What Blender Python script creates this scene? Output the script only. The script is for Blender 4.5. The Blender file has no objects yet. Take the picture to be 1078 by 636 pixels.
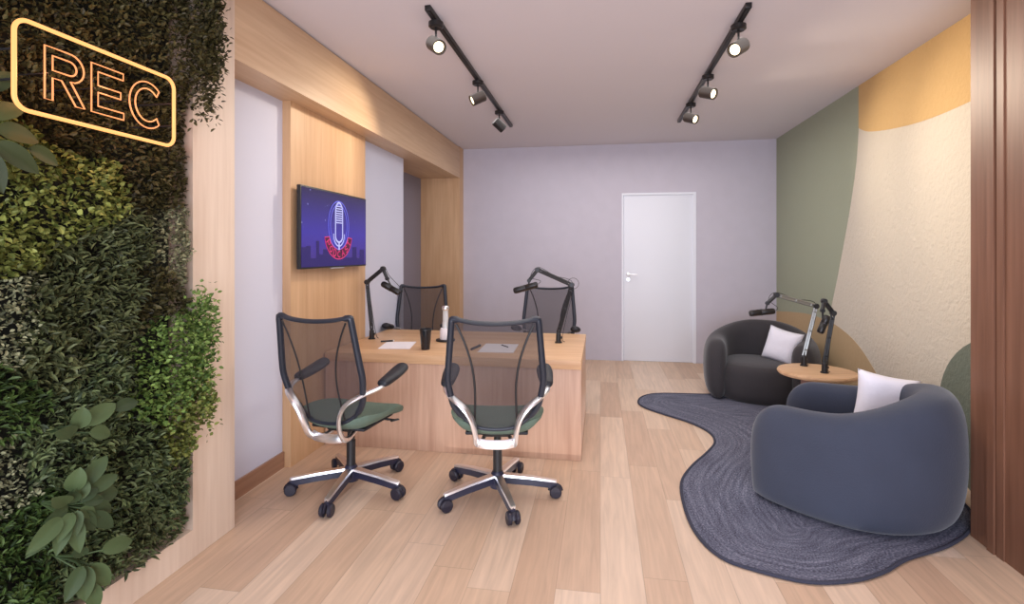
import bpy, bmesh, math, random
from mathutils import Vector, Matrix, noise

random.seed(7)
SC = bpy.context.scene
COL = SC.collection
PI = math.pi

# ------------------------------------------------------------ camera, world, big lights, exposure
cam = bpy.data.objects.new('camera', bpy.data.cameras.new('camera'))
COL.objects.link(cam)
cam.location = (0, 0, 1.45)
cam.rotation_euler = (PI / 2, 0, math.atan(93 / 550))
cam.data.sensor_width = 36
cam.data.lens = 36 * 550 / 1078
cam.data.shift_y = -52 / 1078
cam.data.clip_start = 0.02
SC.camera = cam

SC.view_settings.view_transform = 'Standard'
SC.view_settings.look = 'None'
SC.view_settings.gamma = 1
SC.view_settings.exposure = 0.0
SC.view_settings.use_curve_mapping = False

w = bpy.data.worlds.new('world')
SC.world = w
w.use_nodes = True
w.node_tree.nodes['Background'].inputs[0].default_value = (0.86, 0.86, 1.0, 1)
w.node_tree.nodes['Background'].inputs[1].default_value = 1.6


def area(name, loc, rot, sx, sy, power, color):
    l = bpy.data.lights.new(name, 'AREA')
    l.shape = 'RECTANGLE'
    l.size, l.size_y, l.energy, l.color = sx, sy, power, color
    o = bpy.data.objects.new(name, l)
    COL.objects.link(o)
    o.location, o.rotation_euler = loc, rot
    return o


area('window_daylight', (0.0, -1.9, 1.15), (math.radians(86), 0, 0), 3.6, 2.0, 200, (0.80, 0.86, 1.0))
area('ceiling_fill', (0.1, 4.2, 2.80), (0, 0, 0), 2.6, 4.6, 72, (1.0, 0.96, 0.94))  # added fill lamp below the ceiling, stands for no real fixture
area('floor_bounce_fill', (0.1, 3.2, 0.04), (PI, 0, 0), 2.4, 4.0, 14, (1.0, 0.90, 0.88))  # added upward lamp imitating light bounced off the floor


# ------------------------------------------------------------ materials
def nt(name):
    m = bpy.data.materials.new(name)
    m.use_nodes = True
    t = m.node_tree
    return m, t, t.nodes['Principled BSDF']


def srgb(r, g, b):
    f = lambda c: (c / 255 / 12.92) if c / 255 <= 0.04045 else ((c / 255 + 0.055) / 1.055) ** 2.4
    return (f(r), f(g), f(b), 1)


def plain(name, col, rough=0.5, metal=0.0, bump=0, bscale=200, alpha=1, var=0, vscale=6, coat=0, spec=None):
    m, t, p = nt(name)
    p.inputs['Base Color'].default_value = col
    p.inputs['Roughness'].default_value = rough
    p.inputs['Metallic'].default_value = metal
    p.inputs['Alpha'].default_value = alpha
    p.inputs['Coat Weight'].default_value = coat
    if spec is not None:
        p.inputs['Specular IOR Level'].default_value = spec
    N = t.nodes
    tc = N.new('ShaderNodeTexCoord')
    if var:
        n = N.new('ShaderNodeTexNoise')
        n.inputs['Scale'].default_value = vscale
        n.inputs['Detail'].default_value = 4
        t.links.new(tc.outputs['Object'], n.inputs['Vector'])
        h = N.new('ShaderNodeHueSaturation')
        h.inputs['Color'].default_value = col
        mr = N.new('ShaderNodeMapRange')
        mr.inputs['From Min'].default_value = 0.3
        mr.inputs['From Max'].default_value = 0.7
        mr.inputs['To Min'].default_value = 1 - var
        mr.inputs['To Max'].default_value = 1 + var
        t.links.new(n.outputs['Fac'], mr.inputs['Value'])
        t.links.new(mr.outputs['Result'], h.inputs['Value'])
        t.links.new(h.outputs['Color'], p.inputs['Base Color'])
    if bump:
        n = N.new('ShaderNodeTexNoise')
        n.inputs['Scale'].default_value = bscale
        n.inputs['Detail'].default_value = 5
        t.links.new(tc.outputs['Object'], n.inputs['Vector'])
        b = N.new('ShaderNodeBump')
        b.inputs['Strength'].default_value = bump
        b.inputs['Distance'].default_value = 0.01
        t.links.new(n.outputs['Fac'], b.inputs['Height'])
        t.links.new(b.outputs['Normal'], p.inputs['Normal'])
    return m


def wood(name, c1, c2, grain='Z', rough=0.45, scale=1.0, plank=None):
    """streaky wood; grain runs along the given object axis; plank = width of vertical boards along Y"""
    m, t, p = nt(name)
    N, L = t.nodes, t.links
    tc = N.new('ShaderNodeTexCoord')
    mp = N.new('ShaderNodeMapping')
    s = {'X': (1.2, 22, 22), 'Y': (22, 1.2, 22), 'Z': (22, 22, 1.2)}[grain]
    mp.inputs['Scale'].default_value = [k * scale for k in s]
    L.new(tc.outputs['Object'], mp.inputs['Vector'])
    n = N.new('ShaderNodeTexNoise')
    n.inputs['Scale'].default_value = 1.6
    n.inputs['Detail'].default_value = 6
    n.inputs['Distortion'].default_value = 0.5
    L.new(mp.outputs['Vector'], n.inputs['Vector'])
    n2 = N.new('ShaderNodeTexNoise')
    n2.inputs['Scale'].default_value = 0.25
    n2.inputs['Detail'].default_value = 2
    L.new(mp.outputs['Vector'], n2.inputs['Vector'])
    a = N.new('ShaderNodeMath')
    a.operation = 'ADD'
    L.new(n.outputs['Fac'], a.inputs[0])
    L.new(n2.outputs['Fac'], a.inputs[1])
    r = N.new('ShaderNodeValToRGB')
    r.color_ramp.elements[0].position = 0.36
    r.color_ramp.elements[1].position = 0.64
    r.color_ramp.elements[0].color = c1
    r.color_ramp.elements[1].color = c2
    h = N.new('ShaderNodeMath')
    h.operation = 'MULTIPLY'
    h.inputs[1].default_value = 0.5
    L.new(a.outputs[0], h.inputs[0])
    L.new(h.outputs[0], r.inputs['Fac'])
    L.new(r.outputs['Color'], p.inputs['Base Color'])
    p.inputs['Roughness'].default_value = rough
    b = N.new('ShaderNodeBump')
    b.inputs['Strength'].default_value = 0.12
    b.inputs['Distance'].default_value = 0.003
    L.new(n.outputs['Fac'], b.inputs['Height'])
    L.new(b.outputs['Normal'], p.inputs['Normal'])
    return m


def emis(name, col, s):
    m, t, p = nt(name)
    p.inputs['Base Color'].default_value = (0, 0, 0, 1)
    p.inputs['Emission Color'].default_value = col
    p.inputs['Emission Strength'].default_value = s
    return m


def floor_mat():
    m, t, p = nt('floor_planks')
    N, L = t.nodes, t.links

    def math_(op, a, b=None, c=None):
        n = N.new('ShaderNodeMath')
        n.operation = op
        for i, v in enumerate((a, b, c)):
            if v is None:
                continue
            if isinstance(v, (int, float)):
                n.inputs[i].default_value = v
            else:
                L.new(v, n.inputs[i])
        return n.outputs[0]
    tc = N.new('ShaderNodeTexCoord')
    sp = N.new('ShaderNodeSeparateXYZ')
    L.new(tc.outputs['Object'], sp.inputs[0])
    W, LEN = 0.19, 1.25
    xs = math_('DIVIDE', sp.outputs['X'], W)
    row = math_('FLOOR', xs)
    fx = math_('FRACT', xs)
    wn = N.new('ShaderNodeTexWhiteNoise')
    wn.noise_dimensions = '1D'
    L.new(row, wn.inputs['W'])
    ys = math_('ADD', math_('DIVIDE', sp.outputs['Y'], LEN), math_('MULTIPLY', wn.outputs['Value'], 7.3))
    colr = math_('FLOOR', ys)
    fy = math_('FRACT', ys)
    cb = N.new('ShaderNodeCombineXYZ')
    L.new(row, cb.inputs[0])
    L.new(colr, cb.inputs[1])
    wn2 = N.new('ShaderNodeTexWhiteNoise')
    wn2.noise_dimensions = '3D'
    L.new(cb.outputs[0], wn2.inputs['Vector'])
    ramp = N.new('ShaderNodeValToRGB')
    e = ramp.color_ramp.elements
    e[0].position, e[0].color = 0.0, srgb(196, 164, 138)
    e[1].position, e[1].color = 1.0, srgb(222, 198, 176)
    k = e.new(0.45)
    k.color = srgb(212, 183, 156)
    L.new(wn2.outputs['Value'], ramp.inputs['Fac'])
    # grain
    mp = N.new('ShaderNodeMapping')
    mp.inputs['Scale'].default_value = (26, 1.6, 1)
    va = N.new('ShaderNodeVectorMath')
    va.operation = 'ADD'
    vs = N.new('ShaderNodeVectorMath')
    vs.operation = 'SCALE'
    vs.inputs['Scale'].default_value = 13.7
    L.new(wn2.outputs['Color'], vs.inputs[0])
    L.new(tc.outputs['Object'], va.inputs[0])
    L.new(vs.outputs[0], va.inputs[1])
    L.new(va.outputs[0], mp.inputs['Vector'])
    gn = N.new('ShaderNodeTexNoise')
    gn.inputs['Scale'].default_value = 1.5
    gn.inputs['Detail'].default_value = 6
    gn.inputs['Distortion'].default_value = 0.6
    L.new(mp.outputs[0], gn.inputs['Vector'])
    g = N.new('ShaderNodeMapRange')
    g.inputs['From Min'].default_value = 0.3
    g.inputs['From Max'].default_value = 0.7
    g.inputs['To Min'].default_value = 0.87
    g.inputs['To Max'].default_value = 1.08
    L.new(gn.outputs['Fac'], g.inputs['Value'])
    # gaps
    ex = math_('MINIMUM', fx, math_('SUBTRACT', 1.0, fx))
    ey = math_('MINIMUM', fy, math_('SUBTRACT', 1.0, fy))
    gx = math_('LESS_THAN', ex, 0.009)
    gy = math_('LESS_THAN', ey, 0.0014)
    gap = math_('MAXIMUM', gx, gy)
    val = math_('MULTIPLY', g.outputs[0], math_('SUBTRACT', 1.0, math_('MULTIPLY', gap, 0.24)))
    hs = N.new('ShaderNodeHueSaturation')
    L.new(ramp.outputs['Color'], hs.inputs['Color'])
    L.new(val, hs.inputs['Value'])
    L.new(hs.outputs['Color'], p.inputs['Base Color'])
    p.inputs['Roughness'].default_value = 0.42
    b = N.new('ShaderNodeBump')
    b.inputs['Strength'].default_value = 0.15
    b.inputs['Distance'].default_value = 0.002
    L.new(val, b.inputs['Height'])
    L.new(b.outputs[0], p.inputs['Normal'])
    return m


def leaf_mat(name, c1, c2, rough=0.5, trans=0.15):
    m, t, p = nt(name)
    N, L = t.nodes, t.links
    g = N.new('ShaderNodeNewGeometry')
    r = N.new('ShaderNodeValToRGB')
    r.color_ramp.elements[0].color = c1
    r.color_ramp.elements[1].color = c2
    L.new(g.outputs['Random Per Island'], r.inputs['Fac'])
    L.new(r.outputs['Color'], p.inputs['Base Color'])
    p.inputs['Roughness'].default_value = rough
    p.inputs['Specular IOR Level'].default_value = 0.25
    return m


def rug_mat():
    m, t, p = nt('braided_rug')
    N, L = t.nodes, t.links
    uv = N.new('ShaderNodeUVMap')
    uv.uv_map = 'UVMap'
    tc = N.new('ShaderNodeTexCoord')
    n1 = N.new('ShaderNodeTexNoise')     # long strands following the outline
    mp = N.new('ShaderNodeMapping')
    mp.inputs['Scale'].default_value = (3, 40, 1)
    L.new(uv.outputs[0], mp.inputs['Vector'])
    L.new(mp.outputs[0], n1.inputs['Vector'])
    n1.inputs['Scale'].default_value = 1.0
    n1.inputs['Detail'].default_value = 3
    n2 = N.new('ShaderNodeTexNoise')     # knots of the braid
    mp2 = N.new('ShaderNodeMapping')
    mp2.inputs['Scale'].default_value = (70, 120, 1)
    L.new(uv.outputs[0], mp2.inputs['Vector'])
    L.new(mp2.outputs[0], n2.inputs['Vector'])
    n2.inputs['Scale'].default_value = 1.0
    n2.inputs['Detail'].default_value = 5
    ad = N.new('ShaderNodeMath')
    ad.operation = 'ADD'
    nm_ = N.new('ShaderNodeMath')
    nm_.operation = 'MULTIPLY_ADD'
    nm_.inputs[1].default_value = 0.55
    nm_.inputs[2].default_value = 0.225
    L.new(n1.outputs['Fac'], nm_.inputs[0])
    L.new(nm_.outputs[0], ad.inputs[0])
    L.new(n2.outputs['Fac'], ad.inputs[1])
    hf = N.new('ShaderNodeMath')
    hf.operation = 'MULTIPLY'
    hf.inputs[1].default_value = 0.5
    L.new(ad.outputs[0], hf.inputs[0])
    r = N.new('ShaderNodeValToRGB')
    e = r.color_ramp.elements
    e[0].position, e[0].color = 0.38, srgb(50, 52, 68)
    e[1].position, e[1].color = 0.64, srgb(142, 144, 160)
    k = e.new(0.5)
    k.color = srgb(92, 94, 112)
    L.new(hf.outputs[0], r.inputs['Fac'])
    L.new(r.outputs['Color'], p.inputs['Base Color'])
    p.inputs['Roughness'].default_value = 0.95
    b = N.new('ShaderNodeBump')
    b.inputs['Strength'].default_value = 0.6
    b.inputs['Distance'].default_value = 0.006
    L.new(hf.outputs[0], b.inputs['Height'])
    L.new(b.outputs[0], p.inputs['Normal'])
    return m


def screen_mat():
    """night sky glow of the screen: purple to blue gradient with small stars (the screen gives off its own light)"""
    m, t, p = nt('screen_picture')
    N, L = t.nodes, t.links
    tc = N.new('ShaderNodeTexCoord')
    sp = N.new('ShaderNodeSeparateXYZ')
    L.new(tc.outputs['Generated'], sp.inputs[0])
    r = N.new('ShaderNodeValToRGB')
    e = r.color_ramp.elements
    e[0].position, e[0].color = 0.0, srgb(60, 24, 140)
    e[1].position, e[1].color = 1.0, srgb(34, 14, 82)
    k = e.new(0.45)
    k.color = srgb(58, 36, 190)
    k = e.new(0.2)
    k.color = srgb(66, 30, 170)
    L.new(sp.outputs['Z'], r.inputs['Fac'])
    v = N.new('ShaderNodeTexVoronoi')
    v.inputs['Scale'].default_value = 14
    L.new(tc.outputs['Object'], v.inputs['Vector'])
    lt = N.new('ShaderNodeMath')
    lt.operation = 'LESS_THAN'
    lt.inputs[1].default_value = 0.09
    L.new(v.outputs['Distance'], lt.inputs[0])
    ml = N.new('ShaderNodeMath')
    ml.operation = 'MULTIPLY'
    gt = N.new('ShaderNodeMath')
    gt.operation = 'GREATER_THAN'
    gt.inputs[1].default_value = 0.5
    L.new(sp.outputs['Z'], gt.inputs[0])
    L.new(lt.outputs[0], ml.inputs[0])
    L.new(gt.outputs[0], ml.inputs[1])
    mx = N.new('ShaderNodeMix')
    mx.data_type = 'RGBA'
    L.new(ml.outputs[0], mx.inputs[0])
    L.new(r.outputs['Color'], mx.inputs[6])
    mx.inputs[7].default_value = srgb(150, 150, 235)
    p.inputs['Base Color'].default_value = (0.01, 0.01, 0.02, 1)
    p.inputs['Roughness'].default_value = 0.25
    L.new(mx.outputs[2], p.inputs['Emission Color'])
    p.inputs['Emission Strength'].default_value = 0.62
    return m


M = {}
OAK1, OAK2 = srgb(196, 156, 116), srgb(214, 177, 137)
M['oak_v'] = wood('oak_vertical', OAK1, OAK2, 'Z')
M['oak_y'] = wood('oak_along_wall', srgb(194, 160, 126), srgb(212, 182, 148), 'Y')
M['oak_frame'] = wood('oak_frame', srgb(206, 184, 164), srgb(222, 203, 184), 'Z')
M['desk_top'] = wood('desk_oak', srgb(196, 152, 112), srgb(222, 184, 142), 'X')
M['desk_panel'] = wood('desk_panel_oak', srgb(178, 140, 116), srgb(206, 170, 144), 'Z')
M['walnut'] = wood('brown_wood', srgb(104, 70, 52), srgb(128, 90, 70), 'Z')
M['skirt'] = wood('skirting_wood', srgb(150, 112, 88), srgb(176, 136, 110), 'Y')
M['table_wood'] = wood('round_table_oak', srgb(190, 146, 108), srgb(224, 186, 146), 'X', scale=1.2)
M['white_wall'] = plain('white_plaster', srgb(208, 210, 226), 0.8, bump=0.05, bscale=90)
M['back_wall'] = plain('mauve_plaster', srgb(196, 191, 202), 0.85, bump=0.08, bscale=90, var=0.02)
M['ceiling'] = plain('ceiling_paint', srgb(214, 208, 212), 0.9, bump=0.03, bscale=60)
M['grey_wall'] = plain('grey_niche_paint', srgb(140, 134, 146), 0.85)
M['door'] = plain('door_white', srgb(228, 230, 238), 0.5)
M['floor'] = floor_mat()
M['cream'] = plain('mural_cream', srgb(210, 201, 184), 0.85, bump=0.9, bscale=34)
M['green'] = plain('mural_green', srgb(158, 164, 142), 0.85, bump=0.3, bscale=26)
M['orange'] = plain('mural_ochre', srgb(208, 172, 116), 0.85, bump=0.8, bscale=34)
M['tan'] = plain('mural_tan', srgb(186, 160, 122), 0.85, bump=0.3, bscale=26)
M['dgreen'] = plain('mural_dark_green', srgb(112, 120, 106), 0.85, bump=0.8, bscale=34)
M['black'] = plain('black_plastic', (0.012, 0.012, 0.014, 1), 0.45)
M['blackmetal'] = plain('black_metal', (0.018, 0.016, 0.016, 1), 0.35, 0.3)
M['housing'] = plain('lamp_housing', srgb(50, 39, 33), 0.5, 0.1)
M['chairframe'] = plain('chair_frame', srgb(32, 38, 50), 0.4)
M['pad'] = plain('armrest_pad', srgb(26, 27, 34), 0.55)
M['alu'] = plain('polished_aluminium', (0.86, 0.86, 0.88, 1), 0.32, 1.0)
M['basedark'] = plain('base_dark', srgb(34, 36, 58), 0.4)
M['caster'] = plain('caster_rubber', srgb(34, 32, 46), 0.5)
M['greenseat'] = plain('green_seat_fabric', srgb(98, 118, 104), 0.9, bump=0.3, bscale=300, var=0.06, vscale=30)
M['netting'] = plain('chair_netting', srgb(52, 48, 54), 0.8, alpha=0.66)
M['armchair_grey'] = plain('charcoal_velvet', srgb(54, 51, 54), 0.95, bump=0.15, bscale=120, var=0.08, vscale=5)
M['armchair_blue'] = plain('slate_velvet', srgb(56, 62, 78), 0.95, bump=0.15, bscale=120, var=0.05, vscale=5)
for k in ('armchair_grey', 'armchair_blue'):
    p = M[k].node_tree.nodes['Principled BSDF']
    p.inputs['Sheen Weight'].default_value = 0.25
    p.inputs['Sheen Roughness'].default_value = 0.4
M['pillow'] = plain('white_pillow', srgb(232, 230, 240), 0.9, bump=0.15, bscale=80)
M['paper'] = plain('paper', srgb(238, 234, 238), 0.8)
M['glass'] = plain('clear_glass', (0.9, 0.92, 0.92, 1), 0.08, alpha=0.35)
M['cup'] = plain('smoked_cup', (0.012, 0.014, 0.02, 1), 0.15)
M['rug'] = rug_mat()
M['neon'] = emis('neon_amber', (1.0, 0.42, 0.13, 1), 1.7)
M['neon_core'] = emis('neon_amber_letters', (1.0, 0.34, 0.12, 1), 1.5)
M['lens'] = emis('lamp_lens', (1.0, 0.80, 0.52, 1), 5)
M['lens_off'] = plain('lamp_lens_off', srgb(50, 44, 40), 0.3)
M['screen'] = screen_mat()
M['s_white'] = emis('screen_white', srgb(200, 200, 255), 1.0)
M['s_blue'] = emis('screen_blue', srgb(110, 110, 235), 0.9)
M['s_pink'] = emis('screen_pink', srgb(240, 60, 130), 0.9)
M['s_dark'] = emis('screen_dark', srgb(90, 14, 60), 0.8)
M['s_city'] = emis('screen_city', srgb(44, 26, 120), 0.7)


# ------------------------------------------------------------ geometry helpers
def catmull(pts, n=8, closed=False):
    pts = [Vector(p) for p in pts]
    out = []
    N = len(pts)
    rng = range(N) if closed else range(N - 1)
    for i in rng:
        if closed:
            a, b, c, d = pts[(i - 1) % N], pts[i], pts[(i + 1) % N], pts[(i + 2) % N]
        else:
            a, b, c, d = pts[max(i - 1, 0)], pts[i], pts[i + 1], pts[min(i + 2, N - 1)]
        for k in range(n):
            t = k / n
            out.append(0.5 * ((2 * b) + (c - a) * t + (2 * a - 5 * b + 4 * c - d) * t * t + (3 * b - a - 3 * c + d) * t ** 3))
    if not closed:
        out.append(pts[-1])
    return out


class MB:
    def __init__(s):
        s.v, s.f, s.mi, s.uv = [], [], [], {}

    def add(s, verts, faces, mi=0):
        o = len(s.v)
        s.v += [tuple(q) for q in verts]
        s.f += [tuple(i + o for i in fc) for fc in faces]
        s.mi += [mi] * len(faces)
        return s

    def rbox(s, c, size, r=0.0, seg=2, rot=None, mi=0, taper=None):
        bm = bmesh.new()
        bmesh.ops.create_cube(bm, size=1)
        for v in bm.verts:
            v.co = Vector((v.co.x * size[0], v.co.y * size[1], v.co.z * size[2]))
            if taper and v.co.z < 0:
                v.co.x *= taper
                v.co.y *= taper
        if r > 0:
            bmesh.ops.bevel(bm, geom=bm.edges[:], offset=r, segments=seg, profile=0.5, affect='EDGES')
        R = rot if rot else Matrix.Identity(3)
        vs = [R @ v.co + Vector(c) for v in bm.verts]
        bm.verts.index_update()
        fs = [[v.index for v in f.verts] for f in bm.faces]
        bm.free()
        return s.add(vs, fs, mi)

    def tube(s, path, r, seg=10, closed=False, up=(0, 0, 1), mi=0, caps=True):
        """r: number or (ra, rb) or list per point; rb is measured along 'up' side"""
        P = [Vector(p) for p in path]
        n = len(P)
        rings = []
        prev = None
        for i in range(n):
            if closed:
                t = (P[(i + 1) % n] - P[(i - 1) % n])
            else:
                t = P[min(i + 1, n - 1)] - P[max(i - 1, 0)]
            t = t.normalized() if t.length > 1e-9 else Vector((0, 0, 1))
            if prev is None:
                u = Vector(up)
                if abs(u.dot(t)) > 0.95:
                    u = Vector((1, 0, 0)) if abs(t.x) < 0.9 else Vector((0, 1, 0))
            else:
                u = prev
            b = (u - t * u.dot(t)).normalized()
            prev = b
            a = t.cross(b)
            rr = r[i] if isinstance(r, list) else r
            ra, rb = rr if isinstance(rr, tuple) else (rr, rr)
            rings.append([P[i] + a * (ra * math.cos(2 * PI * k / seg)) + b * (rb * math.sin(2 * PI * k / seg)) for k in range(seg)])
        vs = [q for rg in rings for q in rg]
        fs = []
        m = n if closed else n - 1
        for i in range(m):
            for k in range(seg):
                a0, a1 = i * seg + k, i * seg + (k + 1) % seg
                b0, b1 = ((i + 1) % n) * seg + k, ((i + 1) % n) * seg + (k + 1) % seg
                fs.append((a0, a1, b1, b0))
        if not closed and caps:
            fs.append(tuple(range(seg))[::-1])
            fs.append(tuple((n - 1) * seg + k for k in range(seg)))
        return s.add(vs, fs, mi)

    def lathe(s, prof, seg=32, c=(0, 0, 0), axis=None, mi=0):
        vs, fs = [], []
        R = Vector((0, 0, 1)).rotation_difference(Vector(axis)).to_matrix() if axis else Matrix.Identity(3)
        for r, z in prof:
            for k in range(seg):
                a = 2 * PI * k / seg
                vs.append(R @ Vector((r * math.cos(a), r * math.sin(a), z)) + Vector(c))
        for i in range(len(prof) - 1):
            for k in range(seg):
                k1 = (k + 1) % seg
                fs.append((i * seg + k, i * seg + k1, (i + 1) * seg + k1, (i + 1) * seg + k))
        if prof[0][0] > 1e-6:
            fs.append(tuple(range(seg))[::-1])
        if prof[-1][0] > 1e-6:
            fs.append(tuple((len(prof) - 1) * seg + k for k in range(seg)))
        return s.add(vs, fs, mi)

    def build(s, name, mats, parent=None, smooth=True, loc=(0, 0, 0), angle=40, sub=0):
        me = bpy.data.meshes.new(name)
        me.from_pydata(s.v, [], s.f)
        if not isinstance(mats, (list, tuple)):
            mats = [mats]
        for m in mats:
            me.materials.append(m)
        if len(mats) > 1:
            me.polygons.foreach_set('material_index', s.mi)
        bm = bmesh.new()
        bm.from_mesh(me)
        bmesh.ops.recalc_face_normals(bm, faces=bm.faces[:])
        if smooth:
            for f in bm.faces:
                f.smooth = True
            ca = math.radians(angle)
            for e in bm.edges:
                if len(e.link_faces) == 2 and e.calc_face_angle(0) > ca:
                    e.smooth = False
        bm.to_mesh(me)
        bm.free()
        o = bpy.data.objects.new(name, me)
        COL.objects.link(o)
        if parent:
            o.parent = parent
        o.location = loc
        if sub:
            md = o.modifiers.new('sub', 'SUBSURF')
            md.levels = md.render_levels = sub
        return o


def thing(name, label, cat, loc=(0, 0, 0), rz=0, group=None):
    o = bpy.data.objects.new(name, None)
    COL.objects.link(o)
    o.location = loc
    o.rotation_euler = (0, 0, rz)
    o['label'], o['category'] = label, cat
    if group:
        o['group'] = group
    return o


def tag(o, label, cat, group=None, kind=None):
    o['label'], o['category'] = label, cat
    if group:
        o['group'] = group
    if kind:
        o['kind'] = kind
    return o


def struct(o):
    o['kind'] = 'structure'
    return o


def copy_tree(o, parent=None):
    c = o.copy()
    COL.objects.link(c)
    c.parent = parent
    for ch in list(o.children):
        copy_tree(ch, c)
    return c


def box2(mb, x0, x1, y0, y1, z0, z1, mi=0):
    return mb.rbox(((x0 + x1) / 2, (y0 + y1) / 2, (z0 + z1) / 2), (x1 - x0, y1 - y0, z1 - z0), mi=mi)


# ------------------------------------------------------------ the room
XL, XR, YB, ZC = -1.905, 2.222, 7.15, 2.905
XW = -2.12      # white recessed wall
XP = -2.06      # face of the television panel
YF = -2.0       # where the built part of the room stops behind the camera
PX = 1.87       # face of the near right-hand wall

struct(box2(MB(), -2.7, 2.6, YF, 7.4, -0.1, 0.0).build('floor', M['floor'], smooth=False))
struct(box2(MB(), -2.7, 2.6, YF, 7.4, ZC, ZC + 0.1).build('ceiling', M['ceiling'], smooth=False))
mb = MB()
DX0, DX1, DZ = 0.283, 1.235, 2.245
box2(mb, -2.7, DX0, YB, YB + 0.15, 0, ZC)
box2(mb, DX1, XR + 0.2, YB, YB + 0.15, 0, ZC)
box2(mb, DX0, DX1, YB, YB + 0.15, DZ, ZC)
struct(mb.build('wall_back', M['back_wall'], smooth=False))
# door
d = struct(MB().rbox(((DX0 + DX1) / 2, YB + 0.035, DZ / 2 - 0.012), (DX1 - DX0 - 0.05, 0.045, DZ - 0.03), 0.003).build('door_1', M['door']))
mb = MB()
box2(mb, DX0, DX0 + 0.022, YB - 0.008, YB + 0.1, 0, DZ)
box2(mb, DX1 - 0.035, DX1, YB - 0.008, YB + 0.1, 0, DZ)
box2(mb, DX0 + 0.022, DX1 - 0.035, YB - 0.008, YB + 0.1, DZ - 0.028, DZ)
mb.build('door_frame', M['door'], d, smooth=False)
mb = MB()
mb.lathe([(0.026, 0), (0.026, 0.008), (0.012, 0.012), (0.010, 0.045), (0.0, 0.046)], 20, (DX0 + 0.085, YB + 0.013, 1.16), (0, -1, 0))
mb.tube([(DX0 + 0.085, YB - 0.03, 1.16), (DX0 + 0.12, YB - 0.034, 1.16), (DX0 + 0.20, YB - 0.034, 1.158)], 0.009)
mb.lathe([(0.022, 0), (0.022, 0.008), (0.0, 0.009)], 20, (DX0 + 0.085, YB + 0.013, 1.09), (0, -1, 0))
mb.build('door_handle', M['alu'], d)

# left wall: oak portal frame with recess
mb = MB()
mb2 = MB()
G0, G1 = 2.19, 2.477       # stile between the planted recess and the white recess
YN = 5.425                 # start of the deeper niche
box2(mb, XL - 0.62, XL, G0, G1, 0, ZC)                      # stile
sf = box2(mb2, XL - 0.60, XL, G1, 6.95, 2.475, ZC - 0.012)   # fascia and soffit
box2(mb, XL - 0.25, XL, YF, G0, 0, 0.135)                    # rail under the plants
struct(mb.build('wall_left', M['oak_frame'], smooth=False))
struct(box2(MB(), XL - 0.60, XL, 6.95, YB, 0, ZC).build('trim_3', M['oak_v'], smooth=False))  # far post
struct(mb2.build('trim_1', M['oak_y'], smooth=False))
mb = MB()
box2(mb, XW - 0.1, XW, G1, YN, 0, 2.475)
struct(mb.build('wall_left_recess', M['white_wall'], smooth=False))
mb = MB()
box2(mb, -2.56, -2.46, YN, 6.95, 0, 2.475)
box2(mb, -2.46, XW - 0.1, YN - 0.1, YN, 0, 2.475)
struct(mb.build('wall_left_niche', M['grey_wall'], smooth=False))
struct(box2(MB(), XW, XP, 3.225, 4.36, 0, 2.475).build('trim_2', M['oak_v'], smooth=False))
struct(box2(MB(), XW, XW + 0.015, G1, 3.225, 0.0, 0.105).build('baseboard_left', M['skirt'], smooth=False))
# back of the planted recess
struct(box2(MB(), XL - 0.25, XL - 0.12, YF, G0, 0.135, ZC).build('wall_left_planted', plain('recess_board', srgb(176, 160, 148), 0.7), smooth=False))

# right wall with mural
mats = [M['cream'], M['green'], M['orange'], M['tan'], M['dgreen']]
mb = MB()
box2(mb, XR, XR + 0.15, 2.9, YB + 0.15, 0, ZC)


def region(pts, mi, off):
    n = len(pts)
    mb.add([(XR - off, y, z) for y, z in pts] + [(XR + 0.001, y, z) for y, z in pts],
           [tuple(range(n))] + [(i, (i + 1) % n, n + (i + 1) % n, n + i) for i in range(n)], mi)


def sm(pts, n=6):
    return [(p.x, p.y) for p in catmull([(a, b, 0) for a, b in pts], n)]


gb = sm([(4.997, 2.535), (5.05, 2.20), (5.19, 1.76), (5.404, 1.234), (5.62, 0.702), (5.72, 0.0)])
region([(YB, ZC), (4.997, ZC)] + gb + [(YB, 0.0)], 1, 0.0015)
ob = sm([(4.997, 2.535), (4.818, 2.465), (4.457, 2.405), (4.041, 2.368), (3.574, 2.373), (3.1, 2.42), (2.9, 2.46)])
region([(4.997, ZC)] + ob + [(2.9, ZC)], 2, 0.0015)
tb = sm([(YB, 0.70), (6.568, 0.755), (6.116, 0.785), (5.748, 0.78), (5.424, 0.753), (5.049, 0.66), (4.725, 0.48), (4.45, 0.24), (4.28, 0.0)])
region(tb + [(YB, 0.0)], 3, 0.003)
dg = [(3.30 + 0.60 * math.cos(a), 0.45 + 0.52 * math.sin(a)) for a in [i * 2 * PI / 48 for i in range(48)]]
dg = [(max(y, 2.9), max(z, 0)) for y, z in dg]
region(dg, 4, 0.002)
struct(mb.build('wall_right', mats, smooth=False))

# near right-hand wall, brown wood with a casing at its end
mb = MB()
box2(mb, PX, XR + 0.15, YF, 2.90, 0, ZC)
for y0, y1, dx in ((2.90, 3.03, 0.0), (2.855, 2.90, 0.012), (2.80, 2.845, 0.006)):
    box2(mb, PX - dx, XR if y0 >= 2.9 else PX + 0.01, y0, y1, 0, ZC)
struct(mb.build('wall_right_near', M['walnut'], smooth=False))


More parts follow.
